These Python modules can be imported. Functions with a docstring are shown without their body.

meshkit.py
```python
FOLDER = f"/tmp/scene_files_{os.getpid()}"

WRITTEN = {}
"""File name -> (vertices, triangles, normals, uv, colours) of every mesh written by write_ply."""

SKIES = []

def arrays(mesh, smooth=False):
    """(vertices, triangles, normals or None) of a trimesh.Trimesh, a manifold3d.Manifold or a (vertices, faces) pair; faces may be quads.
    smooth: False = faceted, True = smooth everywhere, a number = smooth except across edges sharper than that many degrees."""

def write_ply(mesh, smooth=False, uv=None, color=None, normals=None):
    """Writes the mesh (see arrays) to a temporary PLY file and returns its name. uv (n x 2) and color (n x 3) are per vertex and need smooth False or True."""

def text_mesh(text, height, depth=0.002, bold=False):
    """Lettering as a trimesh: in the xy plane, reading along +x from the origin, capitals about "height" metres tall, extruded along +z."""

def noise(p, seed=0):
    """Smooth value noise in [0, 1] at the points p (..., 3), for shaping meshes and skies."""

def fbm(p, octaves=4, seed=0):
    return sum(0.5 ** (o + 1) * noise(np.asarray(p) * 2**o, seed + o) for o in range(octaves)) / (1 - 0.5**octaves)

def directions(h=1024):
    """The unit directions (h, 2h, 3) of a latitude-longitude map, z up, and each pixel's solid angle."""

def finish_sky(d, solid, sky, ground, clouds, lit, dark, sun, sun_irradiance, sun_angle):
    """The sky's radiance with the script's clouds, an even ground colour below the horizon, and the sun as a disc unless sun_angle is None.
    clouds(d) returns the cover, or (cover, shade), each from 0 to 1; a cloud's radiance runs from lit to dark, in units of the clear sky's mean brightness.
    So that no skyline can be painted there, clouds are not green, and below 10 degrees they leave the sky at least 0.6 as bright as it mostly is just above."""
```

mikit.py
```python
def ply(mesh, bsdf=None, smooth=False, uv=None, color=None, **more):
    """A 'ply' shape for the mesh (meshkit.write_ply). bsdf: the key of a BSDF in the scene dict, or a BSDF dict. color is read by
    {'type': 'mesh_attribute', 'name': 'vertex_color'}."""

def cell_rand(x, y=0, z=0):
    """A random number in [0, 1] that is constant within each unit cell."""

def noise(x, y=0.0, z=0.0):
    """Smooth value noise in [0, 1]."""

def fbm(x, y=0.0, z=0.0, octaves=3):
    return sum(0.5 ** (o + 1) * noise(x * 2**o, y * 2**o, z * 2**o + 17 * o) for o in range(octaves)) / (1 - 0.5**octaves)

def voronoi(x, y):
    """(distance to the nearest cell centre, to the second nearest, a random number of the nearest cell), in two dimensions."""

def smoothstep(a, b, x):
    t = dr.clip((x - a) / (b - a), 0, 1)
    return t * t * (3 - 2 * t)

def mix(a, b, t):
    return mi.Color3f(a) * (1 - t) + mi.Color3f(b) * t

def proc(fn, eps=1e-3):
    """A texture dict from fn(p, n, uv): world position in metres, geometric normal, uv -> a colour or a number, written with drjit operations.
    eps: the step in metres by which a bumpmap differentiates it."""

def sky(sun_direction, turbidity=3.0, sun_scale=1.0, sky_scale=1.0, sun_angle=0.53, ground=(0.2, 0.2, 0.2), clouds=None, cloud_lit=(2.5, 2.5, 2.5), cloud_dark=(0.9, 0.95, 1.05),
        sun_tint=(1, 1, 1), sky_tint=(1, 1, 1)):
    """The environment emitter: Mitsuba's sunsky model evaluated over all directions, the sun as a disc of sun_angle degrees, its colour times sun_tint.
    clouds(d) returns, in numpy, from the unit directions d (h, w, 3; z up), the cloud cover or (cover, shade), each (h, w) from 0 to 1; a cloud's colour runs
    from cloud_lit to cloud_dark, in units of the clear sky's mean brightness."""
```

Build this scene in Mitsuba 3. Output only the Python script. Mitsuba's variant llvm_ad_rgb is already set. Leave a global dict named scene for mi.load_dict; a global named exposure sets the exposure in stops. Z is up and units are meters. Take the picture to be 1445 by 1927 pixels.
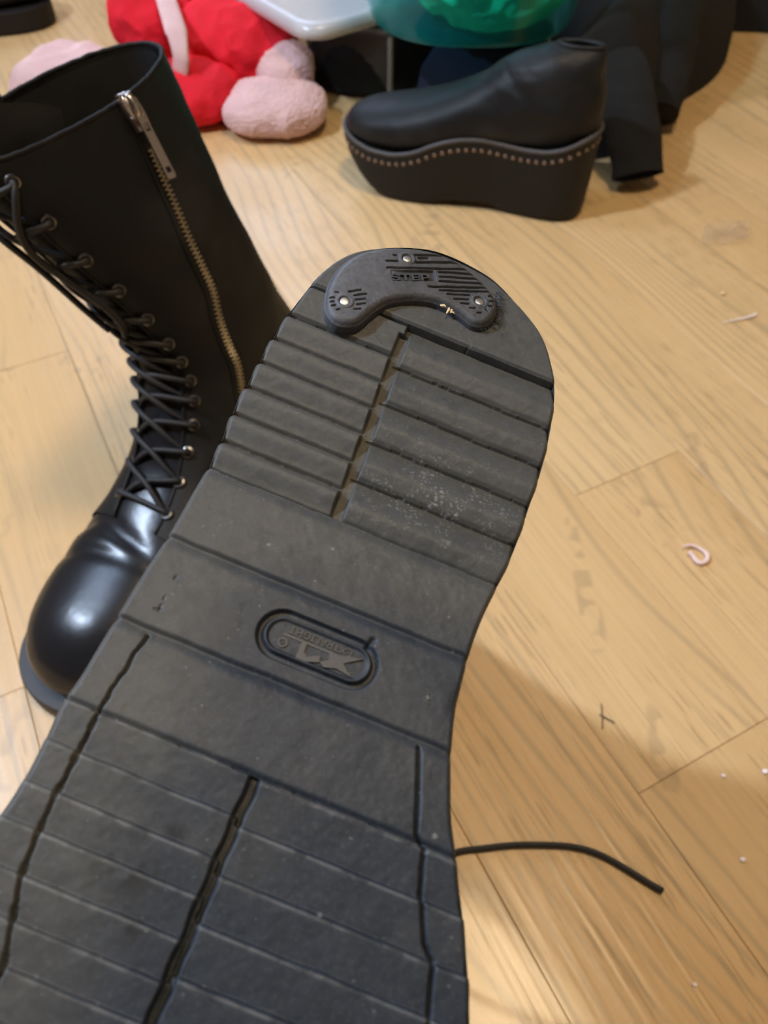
import math, random
import numpy as np, trimesh, mitsuba as mi, drjit as dr
import mikit, meshkit
from scipy.interpolate import CubicSpline, PchipInterpolator
from scipy.spatial import Delaunay, cKDTree
from shapely.geometry import Polygon, Point, LineString
import shapely
T = mi.ScalarTransform4f
random.seed(3); RNG = np.random.default_rng(3)
scene, labels = {}, {}

# ------------------------------------------------------------------ camera, light, exposure
FPX, CX, CY, CAMH = 1448.0, 722.5, 963.5, 0.48
TH = math.radians(52)
FWD = np.array([0, math.cos(TH), -math.sin(TH)]); UP = np.array([0, math.sin(TH), math.cos(TH)]); CAM = np.array([0, 0, CAMH])
scene['camera'] = {'type': 'thinlens', 'to_world': T().look_at(origin=CAM.tolist(), target=(CAM + FWD).tolist(), up=UP.tolist()),
                   'fov': math.degrees(2 * math.atan(722.5 / FPX)), 'fov_axis': 'x', 'aperture_radius': 0.00068, 'focus_distance': 0.205,
                   'near_clip': 0.01, 'far_clip': 50.0}
exposure = 0.6
COOL_POS, COOL_AIM, COOL_R, COOL_RAD = (-0.98, 0.33, 1.42), (-0.05, 0.22, 0.0), 0.042, (600, 730, 930)
TOP_FILL_RAD = (12.0, 16.0, 23.0)
BACK_FILL_RAD = (2.2, 2.9, 4.2)
WARM_POS, WARM_R, WARM_RAD = (0.25, 0.30, 2.42), 0.21, (41, 32, 20.5)

# ------------------------------------------------------------------ small tools
def lin(r, g, b):
    return [((c / 255) / 12.92 if c / 255 < 0.04045 else ((c / 255 + 0.055) / 1.055) ** 2.4) for c in (r, g, b)]
def ray(px, py):
    return FWD + np.array([1.0, 0, 0]) * ((px - CX) / FPX) - UP * ((py - CY) / FPX)
def at_z(px, py, z=0.0):
    d = ray(px, py); return CAM + d * ((z - CAMH) / d[2])
def at_y(px, py, y):
    d = ray(px, py); return CAM + d * (y / d[1])
def unit(v):
    v = np.asarray(v, float); return v / np.maximum(np.linalg.norm(v, axis=-1, keepdims=True), 1e-12)
_taken = {}
def numbered(name):
    _taken[name] = _taken.get(name, 0) + 1
    return name if _taken[name] == 1 else f'{name}_{_taken[name] - 1:03d}'
def thing(name, label, cat, group=None):
    k = numbered(name); labels[k] = {'label': label, 'category': cat}
    if group: labels[k]['group'] = group
    return k
def put(name, mesh, m, parent=None, smooth=False, label=None, kind=None, shape=None, **kw):
    k = numbered(f'{parent}__{name}' if parent else name)
    scene[k] = shape if shape else mikit.ply(mesh, m, smooth, **kw)
    if label: labels.setdefault(k, {})['label'] = label
    if kind: labels.setdefault(k, {})['kind'] = kind
    return k
def tag(k, label, cat, group=None):
    labels[k] = {'label': label, 'category': cat}
    if group: labels[k]['group'] = group
def struct(name, mesh, m, label):
    put(name, mesh, m); labels[name] = {'label': label, 'kind': 'structure', 'category': name.split('_')[0]}
def mesh(v, f):
    return trimesh.Trimesh(np.asarray(v, float), np.asarray(f, int), process=False)
def cat(ms):
    return trimesh.util.concatenate(ms)
def loft(rings, closed=True, cap=False):
    """rings (n, m, 3) -> skin"""
    R = np.asarray(rings); n, m = R.shape[:2]
    i, j = np.meshgrid(np.arange(n - 1), np.arange(m if closed else m - 1), indexing='ij')
    j2 = (j + 1) % m
    a, b, c, d = i * m + j, i * m + j2, (i + 1) * m + j2, (i + 1) * m + j
    f = np.concatenate([np.stack([a, b, c], -1).reshape(-1, 3), np.stack([a, c, d], -1).reshape(-1, 3)])
    v = R.reshape(-1, 3)
    if cap:
        v = np.vstack([v, R[0].mean(0), R[-1].mean(0)]); k = np.arange(m); k2 = (k + 1) % m
        f = np.vstack([f, np.stack([k2, k, np.full(m, n * m)], 1), np.stack([(n - 1) * m + k, (n - 1) * m + k2, np.full(m, n * m + 1)], 1)])
    return mesh(v, f)
def spline(pts, n=60):
    pts = np.asarray(pts, float); pts = pts[np.r_[True, np.linalg.norm(np.diff(pts, axis=0), axis=1) > 1e-9]]
    d = np.r_[0, np.cumsum(np.linalg.norm(np.diff(pts, axis=0), axis=1))]
    return CubicSpline(d, pts)(np.linspace(0, d[-1], n))
def tube(path, r, m=10, flat=1.0, nrm=None):
    """round (or flattened) cord along a path"""
    P = np.asarray(path, float); t = unit(np.gradient(P, axis=0)); n = len(P)
    u = np.zeros_like(P); ref = np.array([0, 0, 1.0]) if nrm is None else np.asarray(nrm, float)
    for i in range(n):
        base = (ref if ref.ndim == 1 else ref[i]) if (i == 0 or ref.ndim == 2) else u[i - 1]
        q = base - t[i] * (base @ t[i])
        u[i] = unit(q if np.linalg.norm(q) > 1e-6 else np.cross(t[i], [1, 0, 0.1]))
    w = np.cross(t, u); rr = np.broadcast_to(np.asarray(r, float), (n,))[:, None, None]
    a = np.linspace(0, 2 * np.pi, m, endpoint=False)
    rings = P[:, None] + rr * (np.cos(a)[None, :, None] * u[:, None] * flat + np.sin(a)[None, :, None] * w[:, None])
    return loft(rings, True, True)
def box(c, s, R=None, bevel=0.0):
    if bevel:
        h = np.asarray(s, float) / 2; p = []
        for k in range(3):
            q = h - bevel; q[k] = h[k]
            p += [np.array([x, y, z]) * q for x in (-1, 1) for y in (-1, 1) for z in (-1, 1)]
        m = trimesh.convex.convex_hull(np.array(p))
    else:
        m = trimesh.creation.box(s)
    v = np.array(m.vertices)
    if R is not None: v = v @ np.asarray(R).T
    return mesh(v + np.asarray(c), m.faces)
def frame_T(o, x, y, z, m):
    v = np.asarray(m.vertices)
    return mesh(np.asarray(o) + v[:, :1] * x + v[:, 1:2] * y + v[:, 2:3] * z, m.faces)
def sstep(a, b, x):
    t = np.clip((x - a) / (b - a), 0, 1); return t * t * (3 - 2 * t)
def relief(poly, hfun, res, coarse=None, skirt=None):
    """fine sheet over a polygon: (points n x 2, heights, faces). res: one step or (step in x, step in y); rows of equal x stay aligned"""
    poly = Polygon(poly) if not isinstance(poly, Polygon) else poly
    rx, ry = (res, res) if np.isscalar(res) else res; rb = max(rx, ry)
    L = poly.exterior.length; nb = int(L / rb)
    bd = np.array([poly.exterior.interpolate(i * L / nb).coords[0] for i in range(nb)])
    x0, y0, x1, y1 = poly.bounds
    gx, gy = np.meshgrid(np.arange(x0, x1, rx), np.arange(y0, y1, ry), indexing='ij'); gy[::2] += ry / 2
    g = np.stack([gx.ravel(), gy.ravel()], 1)
    if coarse is not None: g = g[coarse(g)]
    g = g[shapely.contains_xy(poly.buffer(-rb * 0.55), g[:, 0], g[:, 1])]
    p = np.vstack([bd, g]); tri = Delaunay(p / [rx, ry]).simplices
    c = p[tri].mean(1); tri = tri[shapely.contains_xy(poly, c[:, 0], c[:, 1])]
    e1, e2 = p[tri[:, 1]] - p[tri[:, 0]], p[tri[:, 2]] - p[tri[:, 0]]
    sgn = e1[:, 0] * e2[:, 1] - e1[:, 1] * e2[:, 0]; tri[sgn < 0] = tri[sgn < 0][:, ::-1]; tri = tri[np.abs(sgn) > 1e-7 * rx * ry]
    d = cKDTree(bd).query(p)[0]; d[:nb] = 0
    h = hfun(p, d)
    if skirt is not None:
        q = np.arange(nb); q2 = (q + 1) % nb; n = len(p)
        f1, f2 = np.stack([q, q + n, q2 + n], 1), np.stack([q, q2 + n, q2], 1)
        if not poly.exterior.is_ccw: f1, f2 = f1[:, ::-1], f2[:, ::-1]
        p = np.vstack([p, bd]); h = np.r_[h, np.full(nb, skirt)]; tri = np.vstack([tri, f1, f2])
    return p, h, tri
def polydist(p, line):
    """unsigned distance of points to a polyline"""
    line = np.asarray(line, float); best = np.full(len(p), 1e9)
    for a, b in zip(line[:-1], line[1:]):
        ab = b - a; t = np.clip(((p - a) @ ab) / (ab @ ab), 0, 1)
        best = np.minimum(best, np.linalg.norm(p - a - t[:, None] * ab, axis=1))
    return best

# ------------------------------------------------------------------ materials
def principled(name, col, rough=0.5, **kw):
    c = col if isinstance(col, dict) else {'type': 'rgb', 'value': list(col)}
    scene[name] = {'type': 'twosided', 'bsdf': {'type': 'principled', 'base_color': c, 'roughness': rough, **kw}}
    return name
def bumped(name, col, rough, fn, scale=1.0, eps=4e-4, **kw):
    c = col if isinstance(col, dict) else {'type': 'rgb', 'value': list(col)}
    scene[name] = {'type': 'twosided', 'bsdf': {'type': 'bumpmap', 'arbitrary': mikit.proc(fn, eps), 'scale': scale,
                   'bsdf': {'type': 'principled', 'base_color': c, 'roughness': rough, **kw}}}
    return name
N_, FB, SM, MX = mikit.noise, mikit.fbm, mikit.smoothstep, mikit.mix

def oak(p, n, uv):
    u, v = uv.x, uv.y
    k = dr.floor(v / 10.0); w = v - k * 10.0
    tone = mikit.cell_rand(k, 3)
    warp = FB(u * 2.2, w * 9.0, k, octaves=2)
    ring = w * 55.0 + warp * 7.5 * (0.35 + mikit.cell_rand(k, 9))
    band = dr.abs(ring - dr.floor(ring) - 0.5) * 2
    band = SM(0.55, 1.0, band) * SM(0.25, 0.62, N_(u * 5.0, w * 22.0, k + 7))
    fine = N_(u * 16.0, w * 620.0, k)
    pore = SM(0.66, 0.9, N_(u * 42.0, w * 900.0, k + 31)) * SM(0.3, 0.7, N_(u * 6, w * 40, k + 3))
    wide = FB(u * 1.6, w * 14.0, k + 11, octaves=3)
    c = MX((0.66, 0.46, 0.235), (0.55, 0.36, 0.165), SM(0.2, 0.8, wide))
    c = MX(c, (0.60, 0.37, 0.165), tone * 0.5)
    c = MX(c, (0.335, 0.245, 0.135), band * 0.5)
    c = MX(c, (0.40, 0.27, 0.13), fine * 0.22)
    c = MX(c, (0.29, 0.19, 0.09), pore * 0.5)
    scr = SM(0.80, 0.9, N_(p.x * 34.0 + 40, p.y * 11.0, 5.0)) * SM(0.5, 0.75, N_(p.x * 120, p.y * 120, 2.0))
    c = MX(c, (0.27, 0.19, 0.11), scr * 0.35)
    return c
def oak_rough(p, n, uv):
    return mi.Float(0.22) + 0.22 * FB(p.x * 14, p.y * 14, 2.0, octaves=3)
def oak_bump(p, n, uv):
    return 0.00012 * N_(uv.x * 18.0, (uv.y) * 400.0, 1.0) + 0.0007 * N_(p.x * 14.0, p.y * 14.0, 4.0)
scene['oak'] = {'type': 'twosided', 'bsdf': {'type': 'bumpmap', 'arbitrary': mikit.proc(oak_bump, 6e-4), 'scale': 1.0,
    'bsdf': {'type': 'principled', 'base_color': mikit.proc(oak), 'roughness': mikit.proc(oak_rough), 'specular': 0.45}}}
principled('plaster', (0.42, 0.37, 0.30), 0.9)
principled('ceiling_white', (0.55, 0.52, 0.46), 0.9)
principled('subfloor', (0.16, 0.10, 0.055), 0.9)
principled('lamp_metal', (0.75, 0.74, 0.72), 0.35, metallic=1.0)
scene['rubber'] = {'type': 'twosided', 'bsdf': {'type': 'principled', 'base_color': {'type': 'mesh_attribute', 'name': 'vertex_color'}, 'roughness': 0.55, 'specular': 0.36}}
principled('rubber_plain', (0.030, 0.030, 0.032), 0.6)
scene['dirt_strap'] = scene['rubber']
def leather_b(p, n, uv):
    return 0.00022 * FB(p.x * 420, p.y * 420, p.z * 420, octaves=3) + 0.0009 * FB(p.x * 38, p.y * 38, p.z * 38, octaves=2)
def leather_c(p, n, uv):
    w = FB(p.x * 26, p.y * 26, p.z * 26, octaves=3)
    return MX((0.0070, 0.0074, 0.0082), (0.016, 0.0165, 0.0175), SM(0.45, 0.8, w))
bumped('leather', mikit.proc(leather_c), 0.50, leather_b, specular=0.24)
bumped('leather_polished', (0.009, 0.009, 0.011), 0.27, lambda p, n, uv: 0.00006 * FB(p.x * 300, p.y * 300, p.z * 300, octaves=2) + 0.0012 * FB(p.x * 30, p.y * 30, p.z * 30, octaves=2), specular=0.30)
bumped('leather_dull', mikit.proc(leather_c), 0.62, leather_b, specular=0.22)
principled('lining', (0.008, 0.008, 0.010), 0.85)
principled('lace', (0.010, 0.010, 0.012), 0.62)
principled('gunmetal', (0.16, 0.155, 0.15), 0.33, metallic=1.0)
principled('antique_brass', (0.46, 0.39, 0.27), 0.38, metallic=1.0)
principled('nickel', (0.62, 0.55, 0.49), 0.24, metallic=1.0)
principled('steel', (0.62, 0.62, 0.63), 0.38, metallic=1.0)
principled('sole_brown', (0.050, 0.034, 0.024), 0.6)
principled('stud_metal', (0.35, 0.25, 0.20), 0.4, metallic=1.0)

# ------------------------------------------------------------------ the room
RX, RY0, RY1, RZ = 2.3, -1.7, 2.7, 2.5
struct('floor', box((0, (RY0 + RY1) / 2, -0.03), (2 * RX, RY1 - RY0, 0.03)), 'subfloor', 'oak plank floor of the room')
struct('wall_back', box((0, RY1 + 0.05, RZ / 2), (2 * RX + 0.2, 0.1, RZ)), 'plaster', 'plain cream wall beyond the clutter')
struct('wall_front', box((0, RY0 - 0.05, RZ / 2), (2 * RX + 0.2, 0.1, RZ)), 'plaster', 'plain cream wall behind the viewer')
struct('wall_left', box((-RX - 0.05, (RY0 + RY1) / 2, RZ / 2), (0.1, RY1 - RY0, RZ)), 'plaster', 'plain cream wall on the left')
struct('wall_right', box((RX + 0.05, (RY0 + RY1) / 2, RZ / 2), (0.1, RY1 - RY0, RZ)), 'plaster', 'plain cream wall on the right')
struct('ceiling', box((0, (RY0 + RY1) / 2, RZ + 0.05), (2 * RX + 0.2, RY1 - RY0 + 0.2, 0.1)), 'ceiling_white', 'white ceiling')
k = thing('floor_lamp', 'cool white reading lamp on a thin pole standing to the left of the boots', 'lamp')
_aim = unit(np.array(COOL_AIM) - np.array(COOL_POS)); _ex = unit(np.cross(_aim, [0, 1, 0.2])); _ey = np.cross(_aim, _ex)
a_ = np.linspace(0, 2 * np.pi, 40, endpoint=False)
put('shade', loft([np.array(COOL_POS) + _aim * z + r * (np.cos(a_)[:, None] * _ex + np.sin(a_)[:, None] * _ey) for r, z in ((.015, -.11), (.04, -.09), (COOL_R + .010, -.02), (COOL_R + .014, .02), (COOL_R + .011, .02), (COOL_R + .006, -.004))]), 'lamp_metal', k, 35)
put('bulb', None, None, k, shape={'type': 'disk', 'to_world': T().look_at(origin=list(COOL_POS), target=list(COOL_AIM), up=[0, 1, 0.2]).scale(COOL_R), 'bsdf': {'type': 'ref', 'id': 'ceiling_white'},
    'emitter': {'type': 'area', 'radiance': {'type': 'rgb', 'value': list(COOL_RAD)}}})
_b = np.array([COOL_POS[0] - .16, COOL_POS[1] + .10])
put('pole', tube(spline([np.array(COOL_POS) - _aim * .10, np.array([_b[0], _b[1], COOL_POS[2] + .04]), np.array([_b[0], _b[1], 1.2]), np.array([_b[0], _b[1], .6]), np.array([_b[0], _b[1], .01])], 60), 0.008), 'lamp_metal', k, True)
put('base', loft([np.stack([_b[0] + r * np.cos(a_), _b[1] + r * np.sin(a_), np.full(40, z)], 1) for r, z in ((.13, .001), (.13, .016), (.12, .022), (.012, .026))], True, True), 'lamp_metal', k, 30)
WX, WY, WS = -1.45, 1.08, .21  # unseen skylight, added to give cool fill and a sheen on the boards
fr_ = [box((WX + sx * (WS + .03), WY, RZ - .012), (.06, 2 * WS + .12, .024), None, .004) for sx in (-1, 1)] + [box((WX, WY + sy * (WS + .03), RZ - .012), (2 * WS, .06, .024), None, .004) for sy in (-1, 1)]
put('added_window_1', cat(fr_), 'ceiling_white'); labels['added_window_1'] = {'label': 'added glowing skylight in a white frame, out of view, for cool fill and floor sheen', 'kind': 'structure', 'category': 'added_window'}
put('pane', None, None, 'added_window_1', shape={'type': 'rectangle', 'to_world': T().translate([WX, WY, RZ - .006]).rotate([1, 0, 0], 180).scale([WS, WS, 1]), 'bsdf': {'type': 'ref', 'id': 'ceiling_white'},
    'emitter': {'type': 'area', 'radiance': {'type': 'rgb', 'value': list(TOP_FILL_RAD)}}})
WB = (-.75, 1.55, .50, .55)     # unseen glowing pane added for cool light from beyond: centre x, z, half sizes
fr_ = [box((WB[0] + sx * (WB[2] + .03), RY1 - .015, WB[1]), (.06, .03, 2 * WB[3] + .12), None, .004) for sx in (-1, 1)] + [box((WB[0], RY1 - .015, WB[1] + sz * (WB[3] + .03)), (2 * WB[2], .03, .06), None, .004) for sz in (-1, 1)] + [box((WB[0], RY1 - .014, WB[1]), (.035, .026, 2 * WB[3]), None, .004)]
put('added_window_2', cat(fr_), 'ceiling_white'); labels['added_window_2'] = {'label': 'added glowing pane in a white frame on the unseen wall, for cool light from behind', 'kind': 'structure', 'category': 'added_window'}
put('pane', None, None, 'added_window_2', shape={'type': 'rectangle', 'to_world': T().translate([WB[0], RY1 - .006, WB[1]]).rotate([1, 0, 0], 90).scale([WB[2], WB[3], 1]), 'bsdf': {'type': 'ref', 'id': 'ceiling_white'},
    'emitter': {'type': 'area', 'radiance': {'type': 'rgb', 'value': list(BACK_FILL_RAD)}}})
k = thing('ceiling_lamp', 'round warm white lamp fixed flat to the ceiling overhead', 'lamp')
a_ = np.linspace(0, 2 * np.pi, 48, endpoint=False)
put('rim', loft([np.stack([r * np.cos(a_) + WARM_POS[0], r * np.sin(a_) + WARM_POS[1], np.full(48, z)], 1) for r, z in ((0.235, RZ), (0.235, 2.425), (0.213, 2.418))]), 'lamp_metal', k, 30)
put('diffuser', None, None, k, shape={'type': 'disk', 'to_world': T().translate(list(WARM_POS)).rotate([1, 0, 0], 180).scale(WARM_R), 'bsdf': {'type': 'ref', 'id': 'ceiling_white'},
    'emitter': {'type': 'area', 'radiance': {'type': 'rgb', 'value': list(WARM_RAD)}}})

# planks: D along the boards, NN across
PD, PN = unit([0.46, -0.888, 0]), unit([0.888, 0.46, 0]); PW, PA = 0.107, 0.2103
def plank(poly, v0, k):
    b, q = 0.0004, []
    for z, ins in ((0, b), (-b, 0), (-.014, 0)):
        e = list(poly.buffer(-ins, join_style=2).exterior.coords)[:-1]
        q.append(np.array([(x, y, z) for x, y in e]))
    n = len(q[0])
    if any(len(r) != n for r in q): return
    V = np.vstack(q); V[:, 2] += -0.0004 + 0.0003 * random.random()
    f = [[0, i, i + 1] for i in range(1, n - 1)]
    for o in (0, n):
        for i in range(n):
            j = (i + 1) % n; f += [[o + i, o + n + j, o + j], [o + i, o + n + i, o + n + j]]
    f = np.array(f); c = np.cross(V[f[0, 1]] - V[f[0, 0]], V[f[0, 2]] - V[f[0, 0]])
    if c[2] < 0: f = f[:, ::-1]
    uv = np.stack([V @ PD + random.random() * 7, V @ PN - v0 + 0.02 + 10 * k + random.random() * 0.35], 1)
    put('plank', mesh(V, f), 'oak', 'floor', uv=uv)
room_poly = Polygon([(-RX, RY0), (RX, RY0), (RX, RY1), (-RX, RY1)])
JO = {0: -0.0655, -4: -0.312, 1: -0.277}
kk = 0
for row in range(-30, 34):
    o = JO.get(row, random.random() * 1.2)
    for j in range(-4, 5):
        u0, u1 = o + 1.2 * j, o + 1.2 * (j + 1)
        cs = [PD[:2] * u + PN[:2] * (PA + (row + t) * PW) for u, t in ((u0, 0), (u1, 0), (u1, 1), (u0, 1))]
        g = Polygon(cs).buffer(-.00016, join_style=2).intersection(room_poly.buffer(-.001))
        if g.is_empty or g.area < 1e-3: continue
        g = shapely.geometry.polygon.orient(shapely.simplify(g, 1e-6)); plank(g, PA + row * PW, kk); kk += 1

# ------------------------------------------------------------------ the boot held sole-up in front of the camera
_a = unit(np.array([-.329, .80, -.498])); _b = np.array([.927, .375, 0.]); _b = unit(_b - _a * (_a @ _b)); _n = np.cross(_a, _b)
def cam2w(c): return c[0] * np.array([1., 0, 0]) - c[1] * UP + c[2] * FWD
SA, SB, SN = cam2w(_a), cam2w(_b), cam2w(_n)
_P1 = CAM + cam2w(np.array([-.0187, .0303, .134]) * 1.06)
def sole_hit(px, py, h=0.0):
    d = ray(px, py); return CAM + d * (((_P1 + SN * h - CAM) @ SN) / (d @ SN))
S0 = sole_hit(775, 462)
def ST(px, py, h=0.0):
    """millimetres along (from heel to toe) and across the sole"""
    q = sole_hit(px, py, h) - S0; return np.array([q @ SA, q @ SB]) * 1000
def STs(pts, h=0.0): return np.array([ST(x, y, h) for x, y in pts])
def sole_world(p, h):
    p = np.asarray(p); return S0 + SA * p[:, :1] / 1000 + SB * p[:, 1:2] / 1000 + SN * np.asarray(h)[:, None] / 1000
left_px = [(700, 463), (650, 478), (610, 505), (583, 533), (560, 562), (540, 588), (505, 640), (470, 705), (445, 750), (420, 810), (395, 865), (350, 945), (315, 1005), (285, 1050), (250, 1105), (215, 1163), (180, 1220), (150, 1270), (117, 1318), (80, 1395), (50, 1450), (20, 1500), (-6, 1535)]
right_px = [(780, 460), (840, 472), (890, 495), (930, 520), (970, 560), (1000, 595), (1025, 635), (1040, 680), (1047, 720), (1045, 770), (1035, 830), (1020, 890), (1000, 950), (980, 1010), (955, 1070), (935, 1110), (915, 1150), (895, 1200), (880, 1250), (868, 1300), (858, 1350), (853, 1400), (851, 1450), (851, 1500), (854, 1560), (860, 1600), (866, 1650), (875, 1720), (882, 1790), (887, 1860), (889, 1927)]
toe = [(175, 68.5), (190, 71.5), (205, 73), (220, 73), (240, 70.5), (260, 65), (278, 57), (293, 46), (302, 34), (306, 21), (305, 8), (298, -3), (286, -12), (270, -18), (250, -22), (225, -24), (200, -23), (180, -21)]
ring0 = np.vstack([STs(right_px), toe, STs(left_px)[::-1]])
SOLE = Polygon(spline(np.vstack([ring0, ring0[:1]]), 900)).buffer(0)
LB = [25.5, 36.1, 44.5, 52.4, 60.1, 68.2, 75.7, 83.6]; RB = [25.5, 38.5, 50.0, 61.4, 72.2, 83.6]
FLB = [137.0, 144.4, 151.4, 157.4, 163.9, 170.0, 175.7] + [175.7 + 6.2 * i for i in range(1, 18)]
FRB = [137.6, 145.6, 153.6, 161.0] + [161 + 7.7 * i for i in range(1, 16)]
ML = np.vstack([STs([(277, 1193), (242, 1249), (201, 1315), (180, 1349), (149, 1411), (114, 1480), (76, 1560), (39, 1648), (23, 1730), (4, 1826)]), [(190, -8), (230, -11), (262, -8), (285, 0)]])
MR = np.vstack([STs([(789, 1408), (784, 1571), (799, 1598), (793, 1679), (801, 1776), (815, 1807), (809, 1916)]), [(185, 60), (215, 62), (250, 56), (280, 42)]])
LOGO_C, LOGO_R = ST(598, 1221), 5.1
def cuts(x, B):
    x = np.clip(x, B[0], B[-1])
    B = np.asarray(B); i = np.clip(np.searchsorted(B, x) - 1, 0, len(B) - 2); return (x - B[i]) / (B[i + 1] - B[i]), i
def wob(p, f, a, s): return a * (meshkit.fbm(np.c_[p * f, np.zeros(len(p))], 3, s) - 0.5)
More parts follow.
